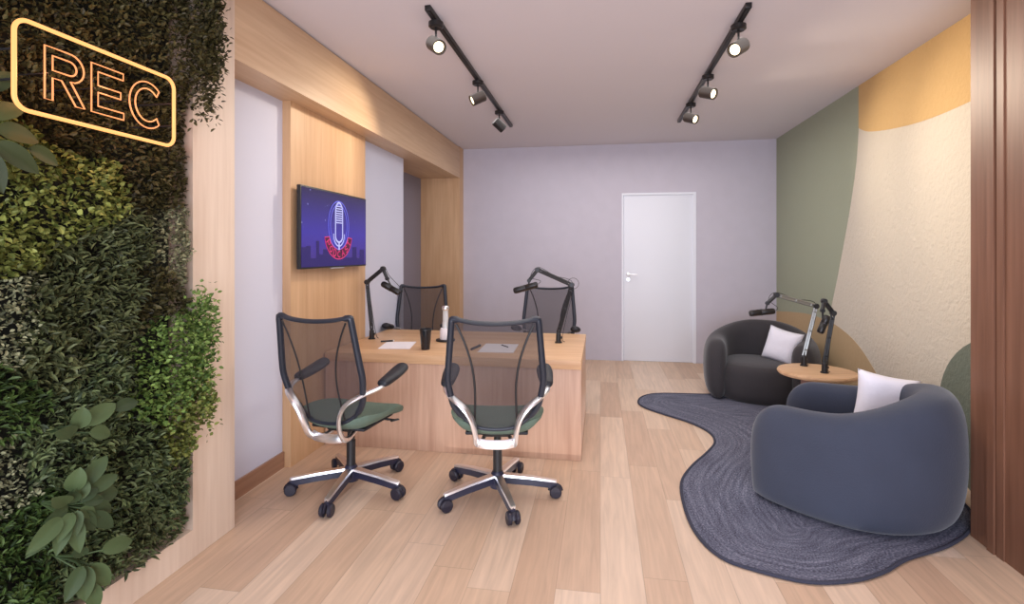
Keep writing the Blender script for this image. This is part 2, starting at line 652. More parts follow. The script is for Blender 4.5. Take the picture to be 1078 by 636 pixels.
# ------------------------------------------------------------ rug
rug_pts = [(0.36, 5.15), (0.42, 5.38), (0.60, 5.52), (1.02, 5.56), (1.6, 5.62), (2.0, 5.45), (2.1, 4.9), (1.98, 4.3), (2.02, 3.75), (2.06, 3.4),
           (1.93, 3.12), (1.70, 2.90), (1.42, 2.73), (1.257, 2.60), (1.09, 2.51), (0.893, 2.469), (0.70, 2.52), (0.565, 2.60), (0.49, 2.78),
           (0.47, 3.04), (0.50, 3.40), (0.61, 3.68), (0.76, 3.95), (0.86, 4.18), (0.86, 4.40), (0.75, 4.62), (0.56, 4.82), (0.42, 4.98)]
out = catmull([(x, y, 0) for x, y in rug_pts], 5, True)
med = catmull([(0.70, 5.25, 0), (1.25, 5.0, 0), (1.42, 4.4, 0), (1.32, 3.8, 0), (1.22, 3.3, 0), (1.05, 2.95, 0)], 12)
near = [min(range(len(med)), key=lambda j: (med[j] - p).length) for p in out]
n = len(out)
mp_ = [Vector((0, 0, 0))] * n
for i in range(n):     # smooth the matching so that the rings flow
    acc = Vector((0, 0, 0))
    for k in range(-4, 5):
        acc += med[near[(i + k) % n]]
    mp_[i] = acc / 9
NR = 24
vs, fs, uvs = [], [], []
arc = 0
arcs = []
for i in range(n):
    arcs.append(arc)
    arc += (out[(i + 1) % n] - out[i]).length
for j in range(NR + 1):
    t = j / NR * 0.985
    for i in range(n):
        q = out[i].lerp(mp_[i], t)
        z = 0.012 if j > 0 else 0.008
        vs.append((q.x, q.y, z))
        uvs.append((arcs[i], (mp_[i] - out[i]).length * t))
for j in range(NR):
    for i in range(n):
        i1 = (i + 1) % n
        fs.append((j * n + i, j * n + i1, (j + 1) * n + i1, (j + 1) * n + i))
b0 = len(vs)
for i in range(n):
    vs.append((out[i].x, out[i].y, 0.001))
    uvs.append((arcs[i], -0.01))
for i in range(n):
    i1 = (i + 1) % n
    fs.append((b0 + i, b0 + i1, i1, i))
b1 = len(vs)
vs += [(p.x, p.y, 0.010) for p in out]
uvs += [(p.x * 1.5, p.y) for p in out]
fs.append(tuple(range(b1, b1 + n)))
me = bpy.data.meshes.new('rug')
me.from_pydata(vs, [], fs)
uvl = me.uv_layers.new(name='UVMap')
for poly in me.polygons:
    us = [uvs[me.loops[l].vertex_index][0] for l in poly.loop_indices]
    wrap = max(us) - min(us) > arc / 2
    for l in poly.loop_indices:
        u, v_ = uvs[me.loops[l].vertex_index]
        uvl.data[l].uv = (u + arc if wrap and u < arc / 2 else u, v_)
me.materials.append(M['rug'])
for poly in me.polygons:
    poly.use_smooth = True
rug = bpy.data.objects.new('rug', me)
COL.objects.link(rug)
tag(rug, 'kidney-shaped braided grey-blue rug lying under the two armchairs', 'rug')
rim = MB().tube([(p.x, p.y, 0.009) for p in out], (0.009, 0.008), 8, closed=True)
rim.build('braided_edge', plain('rug_edge', srgb(58, 60, 76), 0.95, bump=0.6, bscale=150), rug)


# ------------------------------------------------------------ desk
desk = thing('desk', 'long oak conference desk with thick top and solid front panel', 'desk', (-1.09, 4.25, 0))
mb = MB().rbox((0, 0, 0.668), (1.92, 1.20, 0.064), 0.002)
mb.build('desk_top', M['desk_top'], desk)
MB().rbox((0, -0.577, 0.318), (1.916, 0.035, 0.634), 0.001).build('front_panel', M['desk_panel'], desk)
MB().rbox((0.94, 0.01, 0.318), (0.035, 1.13, 0.634), 0.001).build('end_panel', M['desk_panel'], desk)


# ------------------------------------------------------------ office chairs
def make_office_chair(label):
    root = thing('office_chair', label, 'chair', (0, 0, 0), 0, 'office chairs around the desk')
    # five-star base
    mb = MB()
    mb.lathe([(0.0, 0.05), (0.045, 0.055), (0.05, 0.10), (0.038, 0.135), (0.03, 0.15)], 24, mi=1)
    for k in range(5):
        a = 2 * PI * k / 5
        ca, sa = math.cos(a), math.sin(a)
        R = Matrix.Rotation(a, 3, 'Z')
        # dark body of the spoke, chrome ridge on top
        for (z0, z1, w0, w1, zz, mi, hh) in ((0.105, 0.075, 0.027, 0.017, 0, 1, 0.020), (0.128, 0.096, 0.026, 0.016, 0, 0, 0.006)):
            vs = []
            for r_, z_, w_ in ((0.035, z0, w0), (0.20, z0 * 0.45 + z1 * 0.55 + 0.004, w0 * 0.55 + w1 * 0.45), (0.34, z1, w1), (0.352, z1 - 0.004, w1 * 0.7)):
                for sx, sz in ((-1, -1), (1, -1), (0.85, 1), (-0.85, 1)):
                    vs.append(R @ Vector((r_, sx * w_, z_ + sz * hh)))
            fs = []
            for i in range(3):
                for j in range(4):
                    fs.append((i * 4 + j, i * 4 + (j + 1) % 4, i * 4 + 4 + (j + 1) % 4, i * 4 + 4 + j))
            fs += [(3, 2, 1, 0), (12, 13, 14, 15)]
            mb.add(vs, fs, mi)
    base = mb.build('base', [M['alu'], M['basedark']], root, angle=30)
    for k in range(5):
        a = 2 * PI * k / 5
        mb = MB()
        c = Vector((0.345 * math.cos(a), 0.345 * math.sin(a), 0.0365))
        ax = Vector((-math.sin(a), math.cos(a), 0))
        for s in (-1, 1):
            q = c + ax * (0.010 * s)
            mb.lathe([(0.006, 0.0), (0.030, 0.0), (0.036, 0.004), (0.036, 0.018), (0.030, 0.025), (0.0, 0.026)], 20, q, ax * s)
        hood = [c + Vector((math.cos(a) * 0.034 * math.cos(t), math.sin(a) * 0.034 * math.cos(t), 0.034 * math.sin(t))) for t in [PI * i / 8 for i in range(9)]]
        mb.tube(hood, (0.012, 0.004), 8, up=(0, 0, 1))
        mb.tube([c + Vector((0, 0, 0.02)), c + Vector((0, 0, 0.056))], 0.008, 8)
        mb.build('caster', M['caster'], base)
    mb = MB()
    mb.lathe([(0.027, 0.14), (0.027, 0.30), (0.022, 0.30), (0.022, 0.40), (0.0, 0.40)], 20)
    mb.build('gas_column', M['black'], root)
    mb = MB()
    mb.rbox((0, 0.0, 0.415), (0.17, 0.26, 0.05), 0.016)
    mb.tube([(0.07, 0.09, 0.415), (0.16, 0.11, 0.41), (0.235, 0.12, 0.405)], 0.007)
    mb.tube([(0.22, 0.10, 0.405), (0.24, 0.15, 0.402)], (0.014, 0.005))
    mb.build('tilt_mechanism', M['black'], root)
    # seat: pad with raised rear and waterfall front
    vs, fs = [], []
    NX, NY = 18, 18
    def seat_xy(u, v):
        a, b = u * 2 - 1, v * 2 - 1
        x = a * math.sqrt(max(0, 1 - 0.30 * b * b))
        y = b * math.sqrt(max(0, 1 - 0.30 * a * a))
        return x * 0.275, y * 0.262 + 0.020
    top, bot = [], []
    for j in range(NY + 1):
        for i in range(NX + 1):
            u, v = i / NX, j / NY
            x, y = seat_xy(u, v)
            e = max(abs(u * 2 - 1), abs(v * 2 - 1))
            z = 0.475 + 0.05 * abs(x / 0.26) ** 2.5 * (0.4 + 0.6 * (1 - v)) - 0.035 * max(0, (v - 0.7) / 0.3) ** 2 + 0.02 * max(0, (0.3 - v) / 0.3) ** 2
            top.append((x, y, z - 0.016 * e ** 8 + 0.012))
            bot.append((x * 0.97, y, z - 0.070 + 0.045 * e ** 4))
    vs = top + bot
    W1 = NX + 1
    off = len(top)
    for j in range(NY):
        for i in range(NX):
            q = j * W1 + i
            fs.append((q, q + 1, q + W1 + 1, q + W1))
            fs.append((off + q, off + q + W1, off + q + W1 + 1, off + q + 1))
    ed = [i for i in range(W1)] + [j * W1 + NX for j in range(1, NY + 1)] + [NY * W1 + i for i in range(NX - 1, -1, -1)] + [j * W1 for j in range(NY - 1, 0, -1)]
    for k in range(len(ed)):
        a, b = ed[k], ed[(k + 1) % len(ed)]
        fs.append((a, off + a, off + b, b))
    MB().add(vs, fs).build('seat', M['greenseat'], root, angle=70)
    MB().rbox((0, 0.03, 0.418), (0.36, 0.34, 0.02), 0.009).build('seat_pan', M['pad'], root)

    # backrest frame
    def ydep(z):      # rail depth as a function of height
        t = (z - 0.50) / 0.59
        return -0.205 - 0.03 * math.sin(min(t * 1.6, 1) * PI / 2) - 0.115 * t
    def hw(z):        # half width
        t = (z - 0.50) / 0.59
        return 0.195 + 0.066 * math.sin(min(1, t / 0.5) * PI / 2) - 0.030 * max(0, t - 0.45) / 0.55
    side = [(hw(z), ydep(z), z) for z in [0.60, 0.68, 0.76, 0.84, 0.92, 1.0, 1.05]]
    bottom = [(-0.17, -0.215, 0.525), (-0.10, -0.23, 0.485), (0, -0.235, 0.475), (0.10, -0.23, 0.485), (0.17, -0.215, 0.525)]
    topc = [(0.231, ydep(1.085), 1.083), (0.218, ydep(1.09) - 0.002, 1.097), (0.12, -0.373, 1.082), (0, -0.383, 1.076), (-0.12, -0.373, 1.082), (-0.218, ydep(1.09) - 0.002, 1.097), (-0.231, ydep(1.085), 1.083)]
    loop = bottom + side + topc + [(-x, y, z) for x, y, z in side[::-1]]
    lp = catmull(loop, 5, True)
    rr = []
    for p in lp:
        if p.z > 1.06 and abs(p.x) < 0.2:
            rr.append((0.011, 0.019))
        elif p.z < 0.55:
            rr.append((0.012, 0.013))
        else:
            rr.append((0.018, 0.019))
    MB().tube(lp, rr, 10, closed=True, up=(0, 1, 0)).build('backrest_frame', M['chairframe'], root)
    # netting stretched in the frame
    rows, cols = 22, 12
    vs, fs = [], []
    for j in range(rows + 1):
        z = 0.49 + (1.082 - 0.49) * j / rows
        h = hw(max(z, 0.5)) if z > 0.60 else 0.10 + (hw(0.60) - 0.10) * math.sin(((z - 0.49) / 0.11) * PI / 2)
        for i in range(cols + 1):
            a = i / cols * 2 - 1
            y = (ydep(max(z, 0.5)) if z > 0.60 else -0.228 + (ydep(0.6) + 0.228) * (z - 0.49) / 0.11) - 0.030 * (1 - a * a)
            zz = z - (0.010 * (1 - a * a) if j == rows else 0)
            vs.append((a * h, y, zz))
    for j in range(rows):
        for i in range(cols):
            q = j * (cols + 1) + i
            fs.append((q, q + 1, q + cols + 2, q + cols + 1))
    net = MB().add(vs, fs).build('backrest_mesh', M['netting'], root)
    mb = MB()
    for s in (-1, 1):
        pth = catmull([(s * a_, ydep(z_) - 0.038 + 0.03 * (a_ / 0.22) ** 2, z_) for a_, z_ in ((0.205, 1.07), (0.165, 0.98), (0.128, 0.86), (0.112, 0.74), (0.112, 0.62), (0.118, 0.50))], 6)
        mb.tube(pth, (0.006, 0.004), 6, up=(0, 1, 0))
    mb.build('seam', M['black'], net)
    # arm supports and pads
    for s in (-1, 1):
        pth = catmull([(s * 0.280, -0.02, 0.690), (s * 0.290, -0.09, 0.683), (s * 0.280, -0.18, 0.674), (s * 0.235, -0.268, 0.655), (s * 0.170, -0.305, 0.612), (s * 0.130, -0.302, 0.55),
                       (s * 0.113, -0.285, 0.48), (s * 0.106, -0.245, 0.405), (s * 0.090, -0.165, 0.370), (s * 0.072, -0.06, 0.385), (s * 0.066, 0.0, 0.41)], 6)
        nn = len(pth)
        rr = [(0.011 + 0.012 * math.sin(PI * min(1, i / nn * 1.1)), 0.012) for i in range(nn)]
        mb = MB().tube(pth, rr, 10, up=(0, -0.3, 1))
        if s == 1:
            mb.tube(catmull([(-0.104, -0.225, 0.40), (-0.05, -0.24, 0.392), (0.05, -0.24, 0.392), (0.104, -0.225, 0.40)], 4), (0.008, 0.026), 10, up=(0, 0.3, 1))
        mb.build('arm_support', M['alu'], root)
        mb = MB()
        vs = []
        prof = [(-0.13, 0.020, 0.686), (-0.115, 0.034, 0.686), (-0.05, 0.042, 0.694), (0.03, 0.048, 0.708), (0.09, 0.048, 0.722), (0.128, 0.040, 0.730), (0.142, 0.020, 0.732)]
        path = catmull([(s * (0.288 - 0.02 * (y + 0.13)), y, z + 0.010) for y, w_, z in prof], 4)
        ws = catmull([(w_, 0, 0) for y, w_, z in prof], 4)
        mb.tube(path, [(q.x, min(0.027, q.x * 0.7)) for q in ws], 14, up=(0, 0, 1))
        mb.build('armrest_pad', M['pad'], root)
    return root


def set_chair(o, x, y, rz, base_deg, label):
    o.location = (x, y, 0)
    o.rotation_euler = (0, 0, math.radians(rz))
    o['label'] = label
    for ch in o.children:
        if ch.name.startswith('base'):
            ch.rotation_euler = (0, 0, math.radians(base_deg - rz))
    return o


chair = make_office_chair('office chair')
c2, c3, c4 = copy_tree(chair), copy_tree(chair), copy_tree(chair)
set_chair(chair, -0.605, 3.06, 9, -65, 'office chair with mesh back and green seat, front one nearest the desk corner')
set_chair(c2, -1.51, 3.0, -7, -13, 'office chair with mesh back and green seat beside the white wall recess')
set_chair(c3, -0.515, 5.02, 180, 20, 'black mesh-backed office chair behind the desk, in front of the plain back wall')
set_chair(c4, -1.80, 4.98, 190, 30, 'black mesh-backed office chair behind the desk, in front of the dark niche')


# ------------------------------------------------------------ armchairs
def make_armchair(label, mat):
    root = thing('armchair', label, 'armchair', (0, 0, 0), 0, 'barrel armchairs on the rug')
    # wrap-around shell: sections placed along a horseshoe
    SEG = 20
    secs = []
    PM = math.radians(114)
    def horseshoe(a):      # a: angle from the back (-Y)
        return Vector((0.43 * math.sin(a), -0.43 * math.cos(a) * (1.0 if abs(a) < PI / 2 else 1.55), 0))
    def height(a):
        t = min(1.0, max(0.0, (abs(a) - math.radians(12)) / math.radians(90)))
        t = t * t * (3 - 2 * t)
        return 0.715 - 0.128 * t - 0.015 * abs(a) / PM
    NA = 34
    stations = []
    for i in range(NA + 1):
        a = -PM + 2 * PM * i / NA
        stations.append((horseshoe(a), height(a), 1.0, a))
    def tangent(i):
        p0 = stations[max(0, i - 1)][0]
        p1 = stations[min(NA, i + 1)][0]
        return (p1 - p0).normalized()
    caps0, caps1 = [], []
    for k in range(1, 6):
        th = k / 5 * PI / 2 * 0.985
        c, s_ = math.cos(th), math.sin(th)
        p, h, _, a = stations[0]
        caps0.append((p - tangent(0) * 0.17 * s_, h, c, a, tangent(0)))
        p, h, _, a = stations[NA]
        caps1.append((p + tangent(NA) * 0.17 * s_, h, c, a, tangent(NA)))
    allst = caps0[::-1] + [(stations[i][0], stations[i][1], 1.0, stations[i][3], tangent(i)) for i in range(NA + 1)] + caps1
    vs, fs = [], []
    for p, h, sc, a, t in allst:
        nrm = Vector((t.y, -t.x, 0))     # outward
        if nrm.dot(Vector((math.sin(a), -math.cos(a), 0))) < 0:
            nrm = -nrm
        for k in range(SEG):
            th = 2 * PI * k / SEG
            cx, cz = math.cos(th), math.sin(th)
            e = 0.55
            x = math.copysign(abs(cx) ** e, cx) * 0.130
            z = math.copysign(abs(cz) ** e, cz)
            hc = h * (0.42 + 0.08 * sc)
            zz = hc + z * (h / 2) * (0.45 + 0.55 * sc) * (1.0 if z > 0 else hc / (h / 2))
            if z < 0:
                zz -= (1 - sc) * 0.12 * (-z)
            x = x * (0.12 + 0.88 * sc) * (1 - 0.2 * max(0, (abs(a) - 1.2)))
            lowf = max(0, (0.40 - zz) / 0.40)
            shift = -0.006 * lowf ** 1.7 - 0.035 * max(0, z) ** 2
            thin = 1 - 0.08 * lowf ** 2
            q = p + nrm * (x * thin + shift * (1 if cx > -0.2 else 0.2))
            q.z = max(0.0, zz) + (0.0)
            if lowf > 0:
                q.x *= 1 - 0.02 * lowf
                q.y *= 1 - 0.02 * lowf
            vs.append(q)
    for i in range(len(allst) - 1):
        for k in range(SEG):
            k1 = (k + 1) % SEG
            fs.append((i * SEG + k, i * SEG + k1, (i + 1) * SEG + k1, (i + 1) * SEG + k))
    fs.append(tuple(range(SEG))[::-1])
    fs.append(tuple((len(allst) - 1) * SEG + k for k in range(SEG)))
    MB().add(vs, fs).build('backrest', mat, root, angle=75, sub=1)
    # plump seat that reaches the floor
    prof = [(0.90, 0.0), (0.95, 0.02), (0.985, 0.12), (1.0, 0.22), (1.0, 0.32), (0.985, 0.375), (0.94, 0.408), (0.86, 0.422), (0.6, 0.432), (0.3, 0.436), (0.0, 0.437)]
    vs, fs = [], []
    SG = 40
    for r_, z in prof:
        for k in range(SG):
            th = 2 * PI * k / SG
            c, s_ = math.cos(th), math.sin(th)
            x = math.copysign(abs(c) ** 0.85, c) * 0.39
            y = math.copysign(abs(s_) ** 0.75, s_) * (0.44 if s_ > 0 else 0.33) + 0.03
            vs.append((x * r_, y * r_, z * 0.83))
    for i in range(len(prof) - 1):
        for k in range(SG):
            k1 = (k + 1) % SG
            fs.append((i * SG + k, i * SG + k1, (i + 1) * SG + k1, (i + 1) * SG + k))
    fs.append(tuple(range(SG))[::-1])
    MB().add(vs, fs).build('seat', mat, root, angle=75)
    return root


def facing(dx, dy):
    return math.atan2(dy, dx) - PI / 2


aA = make_armchair('charcoal barrel armchair standing furthest from the camera by the green painted wall', M['armchair_grey'])
aA.location = (1.60, 5.66, 0.012)
aA.rotation_euler.z = facing(-0.32, -0.95)
aB = make_armchair('slate blue barrel armchair in the foreground, seen from behind', M['armchair_blue'])
aB.location = (1.445, 3.385, 0.012)
aB.scale = (0.985, 0.985, 0.985)
aB.rotation_euler.z = facing(-0.84, 0.54)


def pillow(label, mat_obj_loc, rot, size=0.36):
    vs, fs = [], []
    NP = 20
    for side in (1, -1):
        for j in range(NP + 1):
            for i in range(NP + 1):
                a, b = i / NP * 2 - 1, j / NP * 2 - 1
                th = 0.075 * (max(0, (1 - a ** 4)) * max(0, (1 - b ** 4))) ** 0.6
                pinch = 1 - 0.09 * ((1 - b * b) if abs(a) > 0 else 0) * abs(a)
                pinch2 = 1 - 0.09 * (1 - a * a) * abs(b)
                wr = 0.004 * noise.noise(Vector((a * 3, b * 3, side)))
                vs.append((a * size / 2 * pinch, side * (th + wr * (1 - max(abs(a), abs(b)))), b * size / 2 * pinch2))
    o = (NP + 1) ** 2
    for j in range(NP):
        for i in range(NP):
            q = j * (NP + 1) + i
            fs.append((q, q + 1, q + NP + 2, q + NP + 1))
            fs.append((o + q, o + q + NP + 1, o + q + NP + 2, o + q + 1))
    mb = MB().add(vs, fs)
    ob = mb.build('cushion', M['pillow'], None, angle=80)
    bm = bmesh.new()
    bm.from_mesh(ob.data)
    bmesh.ops.remove_doubles(bm, verts=bm.verts[:], dist=0.0006)
    bm.to_mesh(ob.data)
    bm.free()
    ob.location = mat_obj_loc
    ob.rotation_euler = rot
    return tag(ob, label, 'cushion', 'white cushions on the armchairs')


pillow('white square cushion leaning in the far charcoal armchair', (1.79, 5.60, 0.515), (math.radians(-14), math.radians(10), math.radians(-48)), 0.35)
pillow('white square cushion leaning in the near slate blue armchair', (1.71, 3.51, 0.545), (math.radians(-12), math.radians(9), math.radians(-12)), 0.33)


# ------------------------------------------------------------ side table
tb_ = thing('side_table', 'round light wood side table on a flared pedestal between the armchairs', 'table', (1.72, 4.56, 0.0))
mb = MB().lathe([(0.0, 0.462), (0.26, 0.462), (0.278, 0.466), (0.288, 0.480), (0.288, 0.488), (0.281, 0.499), (0.265, 0.502), (0.0, 0.502)], 64)
mb.build('table_top', M['table_wood'], tb_)
mb = MB().lathe([(0.0, 0.013), (0.20, 0.013), (0.205, 0.02), (0.185, 0.06), (0.155, 0.14), (0.13, 0.24), (0.115, 0.34), (0.115, 0.42), (0.13, 0.462), (0.0, 0.462)], 48)
mb.build('pedestal', plain('pedestal_paint', srgb(150, 116, 104), 0.6), tb_)


# ------------------------------------------------------------ microphones on boom arms
def boom(label, base, elbow, tip, drop, mic_a, mic_b, group, ring=False, metal='black', surf=0.70):
    root = thing('microphone_arm', label, 'microphone', (base[0], base[1], surf), 0, group)
    L = lambda p: Vector(p) - Vector((base[0], base[1], surf))
    B, E, T, D = L((base[0], base[1], surf)), L(elbow), L(tip), L(drop)
    mb = MB()
    mb.lathe([(0.030, 0.001), (0.030, 0.010), (0.022, 0.013), (0.020, 0.075), (0.014, 0.08), (0.010, 0.095)], 20)
    mb.rbox((0.022, 0, 0.045), (0.016, 0.018, 0.02), 0.004)
    mb.build('clamp', M['black'], root)
    am = M[metal]
    for nm, p, q in (('lower_arm', B + Vector((0, 0, 0.085)), E), ('upper_arm', E, T)):
        dv = (q - p).normalized()
        sd = dv.cross(Vector((0, 1, 0))).normalized()
        mb = MB()
        for s in (-1, 1):
            mb.tube([p + sd * 0.010 * s, q + sd * 0.010 * s], 0.0082, 8)
        mb.tube([p + dv * 0.03, q - dv * 0.03], 0.006, 8)       # spring core
        for s in (0.12, 0.5, 0.88):
            c = p.lerp(q, s)
            mb.rbox(c, (0.03, 0.018, 0.012), 0.003, rot=Vector((0, 0, 1)).rotation_difference(dv).to_matrix())
        mb.build(nm, am, root)
    mb = MB()
    kn = [(0.0, -0.020), (0.019, -0.020), (0.022, -0.016), (0.022, 0.016), (0.019, 0.020), (0.0, 0.020)]
    MB().lathe(kn, 16, E, (0, 1, 0)).build('elbow_joint', M['black'], root)
    mb.lathe(kn, 16, T, (0, 1, 0))
    mb.tube([T, D], 0.015, 10)
    mb.lathe([(0.0, -0.014), (0.016, -0.014), (0.016, 0.014), (0.0, 0.014)], 14, D, (0, 1, 0))
    mb.build('microphone_hanger', M['black'], root)
    # microphone: body, grille, yoke
    A, C = L(mic_a), L(mic_b)
    ax = (C - A)
    ln = ax.length
    ax.normalize()
    mb = MB()
    mb.lathe([(0.0, 0.0), (0.018, 0.002), (0.025, 0.010), (0.027, 0.02), (0.027, ln * 0.42), (0.0235, ln * 0.45), (0.0235, ln * 0.5), (0.026, ln * 0.53), (0.026, ln * 0.92), (0.020, ln * 0.985), (0.0, ln)], 20, A, ax)
    mb.tube([D, A + ax * ln * 0.62], 0.007, 8)
    mic = mb.build('microphone', M['blackmetal'], root)
    mb = MB().lathe([(0.0285, ln * 0.46), (0.0285, ln * 0.50)], 20, A, ax)
    mb.build('grille_band', plain('mic_band', srgb(70, 68, 70), 0.4, 0.6), mic)
    mb = MB()
    up_ = Vector((0, 0, 1))
    cab = [C, C + Vector((0.02, 0, 0.03)), D + Vector((0.012, 0.01, 0.03)), T + Vector((0.0, 0.02, 0.02)), (T + E) / 2 + Vector((0, 0.02, 0.012)), E + Vector((0.01, 0.022, 0.01)), E.lerp(B, 0.5) + Vector((0.016, 0.018, 0)), B + Vector((0.03, 0.02, 0.04)), B + Vector((0.05, 0.03, 0.004))]
    mb.tube(catmull(cab, 6), 0.0025, 6)
    if ring:
        mb.tube([E + Vector((0.012 + 0.045 * math.cos(t), 0, 0.012 + 0.045 * math.sin(t))) for t in [i * 2 * PI / 24 for i in range(24)]], 0.002, 6, closed=True, up=(0, 1, 0))
    mb.build('cable', M['black'], root)
    return root


gm = 'microphones on boom arms'
boom('black microphone on boom arm clamped to the desk near the wall panel', (-1.955, 4.266), (-2.0, 4.27, 1.194), (-1.854, 4.27, 1.31), (-1.815, 4.27, 1.225), (-1.865, 4.27, 1.185), (-1.70, 4.27, 1.10), gm)
boom('black microphone on boom arm clamped at the right end of the desk', (-0.343, 4.346), (-0.233, 4.346, 1.183), (-0.517, 4.346, 1.307), (-0.590, 4.346, 1.215), (-0.722, 4.346, 1.125), (-0.515, 4.346, 1.185), gm, ring=True)
M['silver'] = plain('brushed_silver', srgb(150, 152, 150), 0.3, 0.8)
boom('microphone on boom arm on the side table, hanging over the table front', (1.741, 4.467), (1.803, 4.467, 0.975), (1.727, 4.44, 1.07), (1.70, 4.40, 1.0), (1.73, 4.38, 0.965), (1.665, 4.36, 0.83), gm, metal='black', surf=0.502)
boom('microphone on thin boom arm on the side table, reaching towards the door', (1.68, 4.72), (1.79, 4.76, 1.0), (1.475, 4.75, 1.09), (1.40, 4.74, 1.02), (1.25, 4.73, 0.93), (1.46, 4.74, 0.955), gm, metal='silver', surf=0.502)

# ------------------------------------------------------------ things on the desk
t = thing('cup', 'tall black tapered cup standing on the desk', 'cup', (-1.334, 3.876, 0.70))
MB().lathe([(0.0, 0.001), (0.032, 0.001), (0.034, 0.006), (0.046, 0.155), (0.047, 0.16), (0.043, 0.16), (0.032, 0.01), (0.0, 0.01)], 28).build('body', M['cup'], t)
MB().lathe([(0.048, 0.150), (0.049, 0.158), (0.046, 0.163), (0.042, 0.158), (0.044, 0.150)], 28).build('rim', M['black'], t)
t = thing('carafe', 'slim clear glass carafe with white sleeve on a black coaster', 'bottle', (-1.296, 4.279, 0.70))
MB().lathe([(0.0, 0.001), (0.078, 0.001), (0.082, 0.008), (0.078, 0.016), (0.0, 0.016)], 32).build('coaster', M['black'], t)
MB().lathe([(0.0, 0.017), (0.048, 0.017), (0.050, 0.024), (0.047, 0.09), (0.042, 0.11), (0.0, 0.111)], 32).build('sleeve', M['paper'], t)
MB().lathe([(0.030, 0.111), (0.026, 0.16), (0.024, 0.25), (0.026, 0.262), (0.021, 0.262), (0.021, 0.16), (0.026, 0.112)], 28).build('neck', M['glass'], t)
MB().lathe([(0.0, 0.250), (0.020, 0.252), (0.028, 0.266), (0.030, 0.285), (0.022, 0.298), (0.0, 0.300)], 24).build('stopper', M['alu'], t)


def sheet(pts, label, cat='paper'):
    n = len(pts)
    mb = MB().add([(x, y, 0.7045) for x, y in pts] + [(x, y, 0.7008) for x, y in pts], [tuple(range(n)), tuple(range(2 * n - 1, n - 1, -1))] + [(i, (i + 1) % n, n + (i + 1) % n, n + i) for i in range(n)])
    return tag(mb.build('paper_pad', M['paper'], smooth=False), label, cat, 'writing pads on the desk')


sheet([(-1.705, 3.83), (-1.46, 3.87), (-1.52, 4.18), (-1.76, 4.13)], 'white writing pad on the desk in front of the left microphone')
sheet([(-0.91, 3.83), (-0.64, 3.84), (-0.655, 4.20), (-0.925, 4.19)], 'white writing pad on the desk seen through the front chair')


def pen(a, b, label, r=0.006, z=0.7065, mat='black'):
    A, B = Vector((*a, z)), Vector((*b, z))
    o = thing('pen', label, 'pen', tuple((A + B) / 2), 0, 'pens on the desk')
    d_ = (B - A) / 2
    MB().tube([-d_, d_ * 0.75], r, 10).build('barrel', M[mat], o)
    MB().tube([d_ * 0.75, d_ * 0.9, d_], [r, r * 0.6, r * 0.15], 10).build('tip', M['alu'], o)


pen((-0.975, 3.90), (-0.945, 4.10), 'thick black pen lying left of the right-hand writing pad', 0.009, 0.7095)
pen((-0.78, 4.12), (-0.70, 4.02), 'thin pen lying on the right-hand writing pad', 0.004, 0.709)
pen((-1.80, 4.10), (-1.70, 4.155), 'short black pen at the back edge of the left writing pad', 0.007, 0.7120)

# ------------------------------------------------------------ television
tv = thing('television', 'wall-mounted television showing a purple neon microphone picture', 'television', (-2.0, 3.742, 1.625))
W2, H2 = 0.50, 0.288
MB().rbox((-0.012, 0, 0), (0.03, W2 * 2, H2 * 2), 0.004).build('casing', M['black'], tv)
MB().rbox((-0.043, 0, 0), (0.034, 0.5, 0.3), 0.004).build('wall_bracket', M['black'], tv)
sx = 0.0042
scr = MB().rbox((sx - 0.001, 0, 0), (0.002, W2 * 2 - 0.02, H2 * 2 - 0.024)).build('screen', M['screen'], tv, smooth=False)
MB().rbox((0.004, 0.0, -H2 - 0.004), (0.012, 0.20, 0.010), 0.002).build('logo_strip', plain('grey_strip', srgb(150, 146, 150), 0.4), tv)


def flat(pts2, mat, name, off=0.002, width=0.006, closed=False):
    """neon line drawn on the screen"""
    mb = MB().tube([(sx + off, y, z) for y, z in pts2], (width, 0.0008), 6, closed=closed, up=(1, 0, 0))
    return mb


city = MB()
random.seed(3)
yy = -W2 + 0.012
while yy < W2 - 0.06:
    ww = random.uniform(0.04, 0.09)
    ww = min(ww, W2 - 0.012 - yy)
    hh = random.uniform(0.05, 0.21)
    if abs(yy) < 0.12:
        hh = 0.06
    city.rbox((sx + 0.0002, yy + ww / 2, -H2 + 0.013 + hh / 2), (0.0006, ww, hh))
    yy += ww
city.build('skyline', M['s_city'], scr, smooth=False)
mcx, mcz = 0.02, 0.035
ell = lambda rx, rz, a0=0, a1=2 * PI, n=48, cz=0: [(mcx + rx * math.cos(a0 + (a1 - a0) * i / n), mcz + cz + rz * math.sin(a0 + (a1 - a0) * i / n)) for i in range(n + 1)]
mb = MB()
for rx, rz in ((0.158, 0.185), (0.128, 0.160)):
    pts = ell(rx, rz)[:-1]
    mb.tube([(sx + 0.002, y, z) for y, z in pts], (0.005, 0.0008), 6, closed=True, up=(1, 0, 0))
mb.build('ring', M['s_blue'], scr)
mb = MB()
cap = [(mcx - 0.055, mcz - 0.08), (mcx - 0.055, mcz + 0.10)] + [(mcx + 0.055 * math.cos(PI - PI * i / 12), mcz + 0.10 + 0.075 * math.sin(PI - PI * i / 12)) for i in range(13)] + [(mcx + 0.055, mcz - 0.08)]
cap += [(mcx + 0.055 * math.cos(-PI * i / 12), mcz - 0.08 + 0.05 * math.sin(-PI * i / 12)) for i in range(13)]
mb.tube([(sx + 0.0035, y, z) for y, z in cap], (0.0075, 0.0008), 6, closed=True, up=(1, 0, 0))
for k in range(8):
    z = mcz + 0.02 + k * 0.018
    mb.tube([(sx + 0.0035, mcx - 0.045, z), (sx + 0.0035, mcx + 0.045, z)], (0.0042, 0.0008), 6, up=(1, 0, 0))
